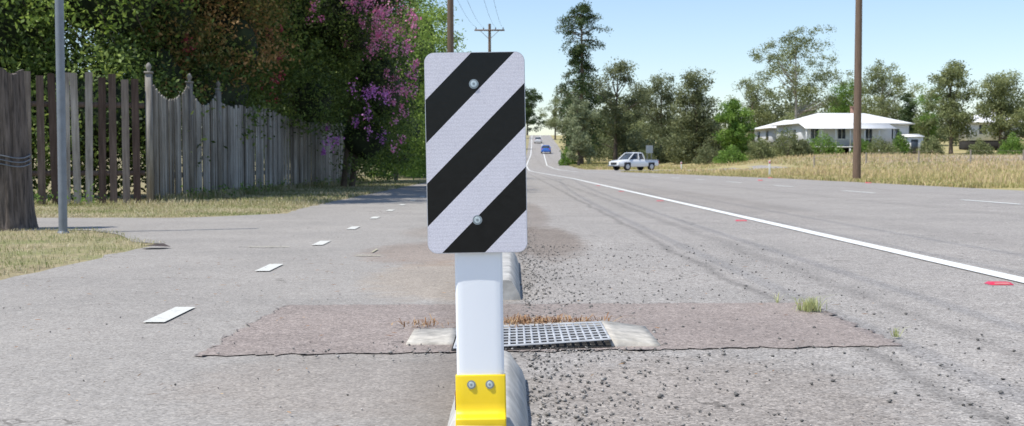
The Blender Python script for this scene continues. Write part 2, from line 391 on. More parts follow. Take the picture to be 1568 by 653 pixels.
hc=mix(nt,1,hc,ramp(nt,noise(nt,p,9,4),[(.3,(.95,.95,.95)),(.7,(1.03,1.03,1.03))]),'MULTIPLY')
dust=math_(nt,'MULTIPLY',noise(nt,p,60,5,.75),.012)
dk=N(nt,'ShaderNodeCombineColor'); 
for i in range(3): nt.links.new(dust,dk.inputs[i])
nt.links.new(mix(nt,blk,hc,dk.outputs[0]),b.inputs['Base Color'])
b.inputs['Roughness'].default_value=.25; b.inputs['Specular IOR Level'].default_value=.3
bump(nt,b,math_(nt,'ADD',noise(nt,p,140,3),math_(nt,'MULTIPLY',noise(nt,p,14,3),3)),.08,.002)
SC=(-.0008,-.022,.5455)
plate('sign_backing',.1985,.3975,.0195,-.001,.0025,ALU,sg,SC)
plate('striped_face',.196,.395,.0182,-.0016,-.0011,SF,sg,SC)
def bolt(parent,x,y,z,r=.0095):
    g=MB()
    def disc(rad,ya,yb,n=24,mat=0,r2=None):
        r2=r2 or rad
        V=[(x+rad*math.cos(2*math.pi*k/n),ya,z+rad*math.sin(2*math.pi*k/n)) for k in range(n)]+[(x+r2*math.cos(2*math.pi*k/n),yb,z+r2*math.sin(2*math.pi*k/n)) for k in range(n)]
        g.add(V,[(k,(k+1)%n,n+(k+1)%n,n+k)[::-1] for k in range(n)],mat); g.add(V,[list(range(n,2*n))[::-1]],mat)
    disc(r,y,y-.0008,mat=1); disc(r*.70,y-.0008,y-.0025,20,r2=r*.62); disc(r*.3,y-.0025,y-.0030,6,mat=1)
    g.build('bolt',[BOLT,WASH],parent)
bolt(sg,SC[0]-.002,SC[1]-.0018,SC[2]+.136); bolt(sg,SC[0]+.0005,SC[1]-.0018,SC[2]-.133)
g=MB()
prof=[]
wv=.0475
for x,y in ((-wv,.012),(-wv,-.006),(-wv+.002,-.0095),(-wv+.006,-.0112),(-.03,-.0118),(0,-.0122),(.03,-.0118),(wv-.006,-.0112),(wv-.002,-.0095),(wv,-.006),(wv,.012)): prof.append((x,y))
zs=list(np.linspace(.02,.733,16)); V=[]
for z in zs:
    for x,y in prof: V.append((x,y,z))
m_=len(prof); g.add(V,[(j*m_+i,j*m_+i+1,(j+1)*m_+i+1,(j+1)*m_+i) for j in range(len(zs)-1) for i in range(m_-1)])
g.add(V,[(j*m_+m_-1,j*m_,(j+1)*m_,(j+1)*m_+m_-1) for j in range(len(zs)-1)])
g.add([(x,y,.733) for x,y in prof],[list(range(m_))])
o=g.build('post_blade',[POSTW],sg); 
for poly in o.data.polygons: poly.use_smooth=len(poly.vertices)==4
o.data.set_sharp_from_angle(angle=math.radians(50))
g=MB()
prof=[(-.0155,.100),(-.0155,.045),(-.017,.034),(-.021,.026),(-.028,.021),(-.037,.0185),(-.040,.016),(-.040,.001)]
bw=.049
V=[]
for y,z in prof:
    for x in np.linspace(-bw,bw,7): V.append((x,y,z))
g.add(V,[(j*7+i,j*7+i+1,(j+1)*7+i+1,(j+1)*7+i)[::-1] for j in range(len(prof)-1) for i in range(6)])
g.add([(x,-.0155,.100) for x in (-bw,bw)]+[(bw,-.0122,.100),(-bw,-.0122,.100)],[(0,1,2,3)])
for sx in (-1,1):
    X=sx*bw
    P=[(X,y,z) for y,z in prof]+[(X,.03,.001),(X,.03,.06),(X,.005,.100)]
    g.add(P,[list(range(len(P)))])
g.add([(-bw,.03,.001),(bw,.03,.001),(bw,.03,.06),(-bw,.03,.06)],[(0,1,2,3)])
o=g.build('yellow_bracket',[YEL],sg); md=o.modifiers.new('s','SOLIDIFY'); md.thickness=.0025; md.offset=0; bevel(o,.001,2)
o.data.set_sharp_from_angle(angle=math.radians(35))
bolt(sg,-.0185,-.0172,.082,.0088); bolt(sg,.0185,-.0172,.082,.0088)
g=MB(); g.box(-.052,-.0495,-.012,.02,.03,.065); g.box(-.05,.05,-.043,.035,-.004,.0008,0); g.build('rubber_pad',[simple('rust_brown_pad',(.16,.07,.05),.8)],sg)

# ------------------------------------------------------------------ scatter
def stones(name,n,fx,fy,smin,smax,mat,zf=.008,power=2.2):
    g=MB()
    base=np.array([(1,0,0),(0,1,0),(-1,0,0),(0,-1,0),(0,0,1),(0,0,-1)],float)
    Ft=np.array([(0,1,4),(1,2,4),(2,3,4),(3,0,4),(1,0,5),(2,1,5),(3,2,5),(0,3,5)])
    X=fx(n);Y=fy(n); S=smin+(smax-smin)*R.random(n)**power
    V=base[None]*R.uniform(.6,1.25,(n,6,1))+R.normal(0,.18,(n,6,3))
    a=R.uniform(0,6.28,n); c,s_=np.cos(a),np.sin(a)
    vx=V[...,0]*c[:,None]-V[...,1]*s_[:,None]; vy=V[...,0]*s_[:,None]+V[...,1]*c[:,None]
    V=np.stack([vx,vy,V[...,2]*.65],-1)*S[:,None,None]
    V[...,0]+=X[:,None];V[...,1]+=Y[:,None];V[...,2]+=zf+S[:,None]*.3
    F=(Ft[None]+np.arange(n)[:,None,None]*6).reshape(-1,3)
    g.add(V.reshape(-1,3),F,0,np.repeat(R.random(n),6)); return g.build(name,[mat])
STONE=leafmat('gravel_stone',[(0,(.07,.065,.06)),(.5,(.18,.17,.155)),(.8,(.32,.30,.275)),(1,(.55,.52,.48))],trans=0,rough=.9)
def gx(n): return np.where(R.random(n)<.5, .06+np.abs(R.normal(0,.22,n)), R.uniform(.05,1.7,n)+R.normal(0,.1,n))
def gy(n): return 2.2+6.5*R.random(n)**1.3
stones('loose_gravel',3900,gx,gy,.0016,.0092,STONE,power=3.0)
stones('kerb_side_gravel',1300,lambda n:.045+np.abs(R.normal(0,.08,n)),lambda n:R.uniform(2.2,12,n),.002,.008,STONE)
stones('fine_gravel',1300,lambda n:R.uniform(-2.4,4,n),lambda n:2+9*R.random(n)**1.2,.0012,.0045,STONE,power=2.8)
stones('drain_gravel',350,lambda n:R.normal(.0,.35,n),lambda n:R.normal(3.68,.1,n),.002,.0075,STONE,zf=.012)

def blades(g,X,Y,Z,h,w,lean,shade,mat=0):
    n=len(X); a=R.uniform(0,6.283,n); d=np.stack([np.cos(a),np.sin(a)],-1); l=lean*np.abs(R.normal(0,1,n))*h
    pz=np.stack([-np.sin(a),np.cos(a)],-1)*w[:,None]/2
    B=np.stack([X,Y],-1)
    b0=np.concatenate([B-pz,Z[:,None]],1);b1=np.concatenate([B+pz,Z[:,None]],1)
    m0=np.concatenate([B+d*(l*.35)[:,None]-pz*.7,(Z+h*.6)[:,None]],1);m1=np.concatenate([B+d*(l*.35)[:,None]+pz*.7,(Z+h*.6)[:,None]],1)
    tp=np.concatenate([B+d*l[:,None],(Z+h*np.clip(1-.3*lean,.4,1))[:,None]],1)
    V=np.stack([b0,b1,m1,m0,tp],1).reshape(-1,3); o=np.arange(n)[:,None]*5
    k=g.n
    g.add(V,(np.array([[0,1,2,3]])+o),mat,np.repeat(shade,5))
    F=np.array([[3,2,4]])+o; g.f.append(F+k); g.m.append(np.full(len(F),mat,int))
GRASS=leafmat('verge_grass',[(0,(.13,.17,.05)),(.33,(.26,.28,.11)),(.58,(.45,.40,.24)),(1,(.64,.57,.40))],trans=.3,rough=.8)
FIELDG=leafmat('field_grass',[(0,(.22,.25,.07)),(.3,(.38,.36,.14)),(.55,(.58,.48,.25)),(1,(.66,.48,.32))],trans=.35,rough=.8)
TUFTG=leafmat('tuft_grass',[(0,(.32,.38,.12)),(1,(.70,.68,.38))],trans=.35,rough=.7)
def patchn(X,Y,sc): return .5+.25*np.sin(X*sc*1.7+np.sin(Y*sc*1.1)*2)+.25*np.sin(Y*sc*2.3+X*sc*.7)
def hz(X,Y): return np.array([H(x,y) for x,y in zip(X,Y)])
g=MB(); n=34000; X=R.uniform(-8.5,-2.70,n);Y=R.uniform(5.0,10.9,n)
keep=(Y<10.75-1.9*np.array([sm(1-(-2.7-x)/1.6)**1.5 for x in X])+.12)&(X<-2.76+R.normal(0,.05,n)); X=X[keep];Y=Y[keep]
keep=R.random(len(X))<np.clip(.35+1.1*patchn(X,Y,3.1),0,1); X=X[keep];Y=Y[keep]
blades(g,X,Y,np.zeros(len(X)),R.uniform(.010,.055,len(X)),R.uniform(.002,.006,len(X)),1.2,np.clip(patchn(X,Y,2.2)*.9+.02+R.normal(0,.25,len(X)),0,1)); g.build('verge_grass',[GRASS])
g=MB(); n=34000; X=R.uniform(-9.5,-2.9,n);Y=R.uniform(13.1,18.5,n)
keep=(X<-3.0+R.normal(0,.08,n))&(Y>13.3+1.3*np.array([sm(1-(-2.7-x)/1.6)**2 for x in X])); X=X[keep];Y=Y[keep]
blades(g,X,Y,np.zeros(len(X)),R.uniform(.01,.05,len(X))*(1+2.5*(Y>17.0)*R.random(len(X))),R.uniform(.004,.010,len(X)),1.2,np.clip(patchn(X,Y,1.4)*.7+.1+R.normal(.1,.25,len(X)),0,1))
n=22000; X=-5.75+2.75*R.random(n)**1.4;Y=R.uniform(18,42,n)
blades(g,X,Y,np.zeros(n),R.uniform(.02,.09,n)*np.where(X<-5.2,3,1),R.uniform(.006,.02,n),.9,np.clip(patchn(X,Y,1.)*.8+R.normal(.1,.25,n),0,1)); g.build('fence_verge_grass',[GRASS])
g=MB(); n=95000; Y=30+105*R.random(n)**1.0; off=R.random(n)**1.3
X=np.array([XR(y) for y in Y])+.35+off*(26+Y*.55)
keep=~((Y>94+.25*(X-6))&(Y<120+.25*(X-6))&(X<27)); X=X[keep];Y=Y[keep]; n=len(X)
pn=patchn(X,Y,.22); keep=((X<40+pn*10)|(R.random(n)<.2)); X=X[keep];Y=Y[keep];pn=pn[keep];n=len(X)
hh=R.uniform(.12,.5,n)*(.45+.8*pn)*np.clip((X-np.array([XR(y) for y in Y]))/3,.3,1)
blades(g,X,Y,hz(X,Y)-.02,hh,R.uniform(.02,.06,n)*np.clip(Y/60,.6,1.6),.45,np.clip(.15+pn*.75+R.normal(0,.25,n),0,1))
n=14000; Y=R.uniform(30,95,n); X=np.array([XR(y) for y in Y])+.4+np.abs(R.normal(0,1.2,n))
blades(g,X,Y,hz(X,Y),R.uniform(.05,.2,n),R.uniform(.02,.05,n),.6,R.uniform(0,.7,n)); 
n=9000; Y=R.uniform(122,160,n); X=np.array([XR(y) for y in Y])+.6+np.abs(R.normal(0,5,n))
blades(g,X,Y,hz(X,Y),R.uniform(.1,.35,n),R.uniform(.04,.09,n),.6,R.uniform(0,.5,n)); 
g.build('field_grass',[FIELDG])
def tuft(name,x,y,n,h,r):
    g=MB(); X=x+R.normal(0,r*.3,n);Y=y+R.normal(0,r*.3,n)
    blades(g,X,Y,np.full(n,.012),R.uniform(.3,1,n)*h,np.full(n,.003),.85,R.random(n)); g.build(name,[TUFTG])
tuft('grass_tuft',1.24,4.72,170,.09,.07); tuft('grass_tuft',1.36,4.0,26,.05,.015); tuft('grass_tuft',1.17,5.0,10,.07,.015)
WEED=leafmat('dry_weed',[(0,(.14,.065,.035)),(.5,(.34,.19,.10)),(1,(.56,.42,.25))],trans=.2,rough=.9)
g=MB(); n=520; X=np.concatenate([R.normal(.06,.07,330),R.normal(.22,.07,130),R.normal(-.33,.05,60)]);Y=np.concatenate([R.normal(4.29,.05,330),R.normal(4.33,.03,130),R.normal(4.25,.04,60)])
blades(g,X,Y,np.full(n,.02),R.uniform(.008,.042,n),R.uniform(.003,.006,n),1.8,R.random(n)); g.build('dry_weeds',[WEED])
g=MB(); n=240
X=np.concatenate([R.uniform(-2.6,1.6,160),R.normal(-1.2,.5,80)]);Y=2.4+5*R.random(n)
a=R.uniform(0,6.28,n);L=R.uniform(.006,.024,n);W=R.uniform(.0008,.0022,n)
dx,dy=np.cos(a)*L,np.sin(a)*L; px_,py=-np.sin(a)*W,np.cos(a)*W; z=np.full(n,.0165)
V=np.stack([np.stack([X-dx,Y-dy,z],-1),np.stack([X+px_,Y+py,z+.002],-1),np.stack([X+dx,Y+dy,z+.001],-1),np.stack([X-px_,Y-py,z],-1)],1).reshape(-1,3)
g.add(V,np.arange(n*4).reshape(-1,4),0,np.repeat(R.random(n),4)); g.build('straw_litter',[WEED])
g=MB(); V=[(-2.72,8.3,.02),(-2.66,8.22,.035),(-2.56,8.24,.03),(-2.5,8.32,.02),(-2.58,8.40,.04),(-2.68,8.38,.03)]
g.add(V,[(0,1,2,3,4,5)]); g.build('dead_leaf',[simple('dead_leaf_brown',(.05,.035,.03),.8)])

# ------------------------------------------------------------------ fences
e=empty('picket_fence',(0,0,0)); g=MB()
def paling(g,x,y,dx,dy,w,h,th,shade,lean=0,top=0,z0=.02,mat=0):
    nx_,ny_=-dy,dx
    V=[]
    for s_,hz_ in ((-1,0),(1,0),(1,h-top),(-1,h-top)) :
        for t in (-1,1):
            V.append((x+dx*s_*w/2+nx_*t*th/2+dx*lean*hz_,y+dy*s_*w/2+ny_*t*th/2+dy*lean*hz_,z0+hz_))
    V+= [(x+nx_*t*th/2+dx*lean*h,y+ny_*t*th/2+dy*lean*h,z0+h) for t in (-1,1)]
    g.add(V,[(0,2,3,1),(2,4,5,3),(0,1,7,6)],mat,shade); g.add(V,[(0,6,8,4,2),(1,3,5,9,7)],mat,shade)
    g.add(V,[(4,8,9,5),(8,6,7,9)],mat,shade)
A=Vector((-5.72,17.75));B=Vector((-9.8,16.3)); d=(B-A); Lf=d.length; d.normalize()
s_=.12
rr=random.Random(4)
while s_<Lf:
    p_=A+d*s_; paling(g,p_.x,p_.y,d.x,d.y,.108,1.95+rr.uniform(-.05,.06)+.03*s_,.02,rr.choice([.1,.3,.42,.5,.75,.9,.8]),rr.uniform(-.02,.02),top=rr.choice([0,.0,.02]))
    s_+=.172+rr.uniform(-.02,.025)
for z in (.45,1.5):
    V=[];
    for q in (A,B):
        for o_ in (.012,.055):
            for zz in (z,z+.08): V.append((q.x+d.y*o_,q.y+abs(d.x)*o_,zz))
    g.add(V,[(0,4,5,1),(2,3,7,6),(1,5,7,3),(0,2,6,4)],0,.3)
g.build('pickets',[WBROWN],e)
e=empty('paling_fence',(0,0,0)); g=MB()
def fx_(y): return -5.68+.38*(y-17.8)/19.2
y=17.95
while y<37.6:
    if y<19.9: t=(y-17.8)/2.1; h=2.02-.30*math.sin(math.pi*t)
    elif y<21.7: t=(y-19.9)/1.8; h=2.02-.30*math.sin(math.pi*t)
    else: h=1.85+.05*math.sin(y*1.3)+rr.uniform(-.05,.05)
    wd=.15 if y>21.7 else .13
    paling(g,fx_(y)+rr.uniform(-.012,.012),y,rr.uniform(-.05,.09),1.,wd-.020,h-.03,.018,min(1,max(0,rr.gauss(.5,.26))),rr.uniform(-.012,.012),top=.03 if y<21.7 else rr.choice([0,.015]))
    y+=wd+(rr.uniform(0,.015) if y>21.7 else .003)
for z in (.4,1.45):
    g.add([(fx_(17.8)-.03,17.8,z),(fx_(37.6)-.03,37.6,z),(fx_(37.6)-.03,37.6,z+.09),(fx_(17.8)-.03,17.8,z+.09)],[(0,1,2,3)],0,.3)
g.build('palings',[WGREY],e)
for y in (17.8,19.9,21.7):
    x=fx_(y)+.02; g=MB(); g.box(x-.045,x+.045,y-.045,y+.045,0,2.04,0,.4); g.box(x-.058,x+.058,y-.058,y+.058,2.042,2.07,0,.45)
    g.tube([(x,y,2.065),(x,y,2.09),(x,y,2.12),(x,y,2.15),(x,y,2.18),(x,y,2.21)],[.022,.022,.038,.044,.032,.008],12,0,shade=.45)
    g.build('finial_post',[WGREY],e)
for y in np.arange(24,38,2.7):
    x=fx_(y)-.1; g=MB(); g.box(x-.05,x+.05,y-.05,y+.05,0,1.7,0,.4); g.build('fence_post',[WGREY],e)

g=MB(); n=72; V=[];zs=np.linspace(0,1.5,30)
ph=R.uniform(0,6,8)
for z in zs:
    for k in range(n):
        t=2*math.pi*k/n; r=.235-.045*z/1.5+.02*math.sin(3*t+ph[0])+.012*math.sin(9*t+ph[1]+z)+.010*math.sin(17*t+ph[2]+.6*math.sin(z*4))+.008*math.sin(29*t+ph[3])+.05*math.exp(-z*7)+R.normal()*.002
        V.append((-4.86+r*math.cos(t)+.01*math.sin(z*3),10.85+r*math.sin(t),z+(.03*math.sin(4*t) if z>1.48 else 0)))
m_=n; g.add(V,[(j*m_+i,j*m_+(i+1)%m_,(j+1)*m_+(i+1)%m_,(j+1)*m_+i) for j in range(len(zs)-1) for i in range(m_)]); g.add(V[-n:],[list(range(n))])
e=empty('timber_gate_post'); g.build('timber_trunk',[STUMP],e,smooth=True)
g=MB()
for z in (.62,.70,.66): g.tube([(-4.86+.25*math.cos(t),10.85+.25*math.sin(t),z+.02*math.sin(3*t)) for t in np.linspace(0,6.28,25)],[.006]*25,5)
for z in (.62,.7): g.tube([(-5.0,10.75,z),(-6.5,10.9,z-.04),(-9,11.1,z)],[.005]*3,4)
g.build('fence_wire',[POLEG],e)
e=empty('metal_sign_pole',(-4.07,10.3,0)); g=MB(); g.tube([(0,0,0),(0,0,3.1)],[.038,.038],20); g.tube([(0,0,3.1),(0,0,3.115)],[.041,.036],20); g.tube([(0,0,0),(0,0,.02)],[.055,.045],20)
o=g.build('pole_tube',[POLEG],e); 
for poly in o.data.polygons: poly.use_smooth=len(poly.vertices)==4

# ------------------------------------------------------------------ foliage
def leaves(g,P,size,shade,mat=0,aspect=.5,up=.0):
    n=len(P); N_=R.normal(0,1,(n,3)); N_[:,2]+=up; N_/=np.linalg.norm(N_,axis=1)[:,None]
    A_=np.cross(N_,R.normal(0,1,(n,3))); A_/=np.linalg.norm(A_,axis=1)[:,None]; B_=np.cross(N_,A_)
    s=size*R.uniform(.6,1.35,n)[:,None]
    V=np.stack([P-A_*s*.5,P+B_*s*.5*aspect-A_*s*.05,P+A_*s*.5+N_*s*.08,P-B_*s*.5*aspect-A_*s*.05],1).reshape(-1,3)
    g.add(V,np.arange(n*4).reshape(-1,4),mat,np.repeat(shade,4))
def tree(name,X,Y,top,w,mat,seed,cb=.25,ncl=70,lpc=110,ls=.30,bark=BARK,lobes=7,crad=.12,tr=.02,aspect=.45,base=None,depth=None,squash=.75,jit=1.):
    global R
    R_=R; R=np.random.default_rng(seed)
    g=MB(); z0=(H(X,Y) if base is None else base)-.1; Ht=top-z0; depth=depth or w
    L=[]
    for i in range(lobes):
        t=(i+.5)/lobes; zc=z0+Ht*(cb+(1-cb)*(.12+.76*t)); rmax=math.sin(math.pi*min(.93,.18+.78*t))*.5+.08
        a=i*2.4+R.uniform(-.6,.6); q=R.uniform(.15,.62)*jit
        L.append((X+math.cos(a)*w*q*rmax,Y+math.sin(a)*depth*q*rmax,zc,w*R.uniform(.20,.34),Ht*(1-cb)*R.uniform(.11,.19)))
    C=[]
    for i in range(ncl):
        l=L[i%lobes]; v=R.normal(0,1,3); v/=np.linalg.norm(v); r=R.random()**.45
        C.append((l[0]+v[0]*l[3]*r,l[1]+v[1]*l[3]*r,min(l[2]+v[2]*l[4]*r,z0+Ht)))
    C=np.array(C)
    tw=Ht*tr; lean=R.normal(0,.02*Ht,2)
    TP=[(X+lean[0]*t**2,Y+lean[1]*t**2,z0+Ht*.9*t) for t in np.linspace(0,1,8)]
    g.tube(TP,[tw*(1.25 if i==0 else 1)*(1-.88*i/7) for i in range(8)],8,1)
    for c in C[:: max(1,ncl//26)]:
        t=max(.08,min(.85,((c[2]-z0)/(Ht*.9))*.72)); q=np.array([X+lean[0]*t**2,Y+lean[1]*t**2,z0+Ht*.9*t]); mid=(q+c)/2+R.normal(0,.03*w,3)
        g.tube([q,mid,c],[tw*.36*(1-t*.5),tw*.2,tw*.05],5,1,cap=False)
    for c in C:
        n=int(lpc*R.uniform(.6,1.4)); cr=w*crad*R.uniform(.6,1.35)
        v=R.normal(0,1,(n,3)); v/=np.linalg.norm(v,axis=1)[:,None]; rad=cr*(R.random(n)**.5)[:,None]*R.uniform(.8,1.2,(n,1))
        P=c+v*rad*np.array([1,1,squash])
        leaves(g,P,ls,np.clip(R.uniform(.1,.9)+v[:,2]*.15+R.normal(0,.05,n),0,1),0,aspect,up=.5)
    o=g.build(name,[mat,bark]); R=R_; return o
K=1.5
GUM=leafmat('gum_leaves',[(0,(.050,.066,.026)),(.45,(.135,.155,.065)),(1,(.26,.275,.12))],k=K)
CAS=leafmat('casuarina_leaves',[(0,(.045,.056,.025)),(.45,(.110,.125,.058)),(1,(.215,.225,.11))],k=K)
PINE=leafmat('pine_needles',[(0,(.020,.040,.015)),(.5,(.048,.078,.026)),(1,(.10,.13,.04))],trans=.2,k=1.3)
GREEN=leafmat('green_leaves',[(0,(.04,.08,.014)),(.5,(.105,.18,.032)),(1,(.21,.30,.06))],k=1.5)
LIGHTG=leafmat('silvery_leaves',[(0,(.09,.105,.055)),(.5,(.18,.205,.115)),(1,(.32,.34,.20))],k=1.5)
DGREEN=leafmat('dark_green_leaves',[(0,(.014,.026,.008)),(.4,(.05,.08,.018)),(.75,(.12,.17,.04)),(1,(.25,.30,.07))],k=1.6)
REDL=leafmat('russet_leaves',[(0,(.04,.05,.015)),(.4,(.12,.13,.035)),(.68,(.26,.16,.06)),(1,(.46,.25,.11))],k=1.5)
PINKF=leafmat('pink_flowers',[(0,(.70,.13,.37)),(.5,(.84,.30,.54)),(1,(.90,.55,.72))],trans=.3)
MAUVE=leafmat('mauve_flowers',[(0,(.48,.12,.50)),(1,(.76,.36,.76))],trans=.3)
REDF=leafmat('red_flowers',[(0,(.36,.04,.07)),(1,(.62,.15,.17))],trans=.3)
BRIGHT=leafmat('bright_green_leaves',[(0,(.06,.11,.02)),(.5,(.17,.25,.045)),(1,(.34,.44,.10))],trans=.4,k=1.25)

def px(x,D): return (x-784)*D/1742
def zt(y,D): return .62+(252-y)*D/1742
T=[('casuarina_tree',942,158,84,104,CAS,.10,dict(ncl=130,lobes=9)),
   ('casuarina_tree',1012,172,112,95,CAS,.08,dict(ncl=120,lobes=8)),
   ('casuarina_tree',1066,150,104,104,CAS,.08,dict(ncl=150,lobes=9)),
   ('leafy_tree',1122,143,150,80,GREEN,.05,dict(ncl=100)),
   ('gum_tree',1152,186,118,84,GUM,.15,dict(ncl=80)),
   ('tall_gum_tree',1218,176,38,140,GUM,.30,dict(ncl=190,lpc=75,lobes=14,crad=.075,bark=BARKP,tr=.014,jit=1.3)),
   ('gum_tree',1292,192,118,90,GREEN,.2,dict(ncl=80)),
   ('gum_tree',1350,184,95,120,GUM,.2,dict(ncl=140,lobes=9,crad=.09,bark=BARKP)),
   ('gum_tree',1455,150,90,96,GUM,.12,dict(ncl=130,lobes=9)),
   ('gum_tree',1530,156,104,104,GUM,.10,dict(ncl=140,lobes=9)),
   ('gum_tree',1625,150,100,110,GUM,.12,dict(ncl=90,lobes=9)),
   ('gum_tree',1710,150,85,120,CAS,.12,dict(ncl=90,lobes=9)),
   ('gum_tree',980,215,130,90,CAS,.1,dict(ncl=80)),
   ('gum_tree',1420,200,130,80,GREEN,.1,dict(ncl=60)),
   ('gum_tree',868,235,122,60,CAS,.1,dict(ncl=90)),
   ('gum_tree',850,290,148,50,GUM,.1,dict(ncl=60)),
   ('leafy_tree',818,345,134,52,PINE,.12,dict(ncl=90,ls=.5)),
   ('leafy_tree',770,300,140,60,GREEN,.1,dict(ncl=60)),
   ('silver_bush_tree',886,139,148,60,LIGHTG,.02,dict(ncl=130,ls=.24)),
   ]
for i,(nm,x,D,yt,wp,mt,cb,kw) in enumerate(T):
    tree(nm,px(x,D) if nm!='leafy_tree' or x!=818 else 4.6,D,zt(yt,D),wp*D/1742,mt,100+i,cb=cb,**kw)
tree('cypress_tree',px(1388,158),158,zt(143,158),3.2,PINE,300,cb=.03,ncl=70,lobes=8,ls=.25,crad=.2,jit=.5)
for i,(x,y,h,w) in enumerate([(-5.2,62,7,5),(-6,74,7.8,6),(-5.5,90,8.5,6),(-6,112,9.5,7),(-6,140,11,8),(-5,175,14,9),(-12,66,9,8),(-15,95,11,10),(-4,225,18,10)]):
    tree('roadside_tree',x,y,h,w,[GREEN,CAS,DGREEN][i%3],400+i,cb=.03,ncl=80,lpc=100,ls=.28,lobes=8)
def bunya(X,Y,top):
    global R; R_=R; R=np.random.default_rng(77)
    g=MB(); z0=H(X,Y)-.1; Ht=top-z0
    g.tube([(X+.15*math.sin(t*3),Y,z0+Ht*.99*t) for t in np.linspace(0,1,10)],[.42*(1-.85*t) for t in np.linspace(0,1,10)],8,1)
    tt=.10
    while tt<1.0:
        r=float(np.interp(tt,[0,.12,.3,.45,.58,.64,.70,.76,.83,.92,1.0],[2.6,2.9,2.7,3.1,2.7,2.2,1.5,2.4,3.5,2.6,1.0]))
        nb=R.integers(5,8)
        for k in range(nb):
            a=R.uniform(0,6.283); L=r*R.uniform(.55,1.2); zz=z0+Ht*tt+R.normal(0,.15); dr=.30*L if tt<.8 else -.12*L
            q0=np.array([X,Y,zz]); q1=np.array([X+math.cos(a)*L,Y+math.sin(a)*L,zz-dr])
            mid=(q0+q1)/2+np.array([0,0,.15*L]); g.tube([q0,mid,q1],[.07,.045,.02],4,1,cap=False)
            n=130; t=np.clip(R.beta(3,1.6,n),0,1.05)[:,None]; P=q0+(q1-q0)*t+np.array([0,0,.15*L])*(1-abs(2*t-1))+R.normal(0,1,(n,3))*np.array([.28,.28,.24])
            leaves(g,P,.30,np.clip(R.uniform(.1,.8)+R.normal(0,.1,n),0,1),0,.4)
        tt+=.033
    g.build('bunya_pine_tree',[PINE,BARK]); R=R_
bunya(px(889,152),152,zt(13,152))
def treeline(name,pts,n,ls,mat,hmin,hmax,rad):
    g=MB()
    for i in range(n):
        t=R.random()*(len(pts)-1); k=int(t); f=t-k; x=pts[k][0]*(1-f)+pts[k+1][0]*f+R.normal(0,2); y=pts[k][1]*(1-f)+pts[k+1][1]*f+R.normal(0,4)
        h=R.uniform(hmin,hmax)*(1+.4*math.sin(x*.13)); z=H(x,y)
        for j in range(3):
            zz=z+h*(.25+.3*j); m_=150; v=R.normal(0,1,(m_,3)); v/=np.linalg.norm(v,axis=1)[:,None]
            leaves(g,np.array([x+R.normal(0,1),y,zz])+v*rad*R.uniform(.5,1.1,(m_,1))*np.array([1,1,.6]),ls,np.clip(R.uniform(.1,.9)+R.normal(0,.05,m_),0,1),up=.5)
    g.build(name,[mat])
treeline('distant_tree_line',[(16,225),(60,235),(120,235),(190,220)],150,.6,CAS,4,9,2.8)
treeline('distant_tree_line',[(12,185),(30,190),(60,205),(110,200),(150,180)],90,.5,GUM,3,6,2.2)
treeline('distant_tree_line',[(-14,170),(-60,240),(-160,300)],80,.7,GREEN,6,12,3)
treeline('paddock_hedge',[(13,165),(22,158),(30,152)],40,.4,CAS,1.6,3,1.5)
def shrub(name,X,Y,w,h,mat,seed,ls=.2,n=3200,d=None):
    g=MB(); r=np.random.default_rng(seed); z0=H(X,Y); d=d or w
    v=r.normal(0,1,(n,3)); v/=np.linalg.norm(v,axis=1)[:,None]; v[:,2]=np.abs(v[:,2])
    lump=1+.14*np.sin(v[:,0]*5+seed)*np.cos(v[:,1]*4)+.1*np.sin(v[:,2]*9+v[:,0]*7)
    P=v*(np.array([w/2,d/2,h])*(r.uniform(.6,1.02,(n,1))*lump[:,None]))+np.array([X,Y,z0])
    leaves(g,P,ls,np.clip(.45+.3*np.sin(v[:,0]*6+v[:,2]*8+seed)+r.normal(0,.1,n),0,1),up=.5)
    for k in range(6):
        a=k*1.05; g.tube([(X,Y,z0-.05),(X+math.cos(a)*w*.18,Y+math.sin(a)*d*.18,z0+h*.45),(X+math.cos(a)*w*.3,Y+math.sin(a)*d*.3,z0+h*.75)],[.05,.035,.01],5,1,cap=False)
    return g.build(name,[mat,BARK])
for i,(x,D,w_,h_,mt) in enumerate([(1258,140,4.8,2.7,GREEN),(1345,140,4.6,2.0,GUM),(1378,142,2.4,2.6,GREEN),(1320,141,3,1.9,GREEN),(1205,138,3.6,3.6,GUM),(1165,136,3.4,2.6,GUM),(1120,134,4,2.0,GREEN),(1500,140,3,1.7,GUM),(1085,140,4,2.4,CAS),(870,150,2.6,2.2,GREEN),(985,140,3.5,2.2,CAS),(1228,137,2.6,2.0,CAS),(1425,141,3,2.2,GUM),(1550,141,3.4,2.4,GREEN)]):
    shrub('garden_shrub',px(x,D),D,w_,h_,mt,i+1)

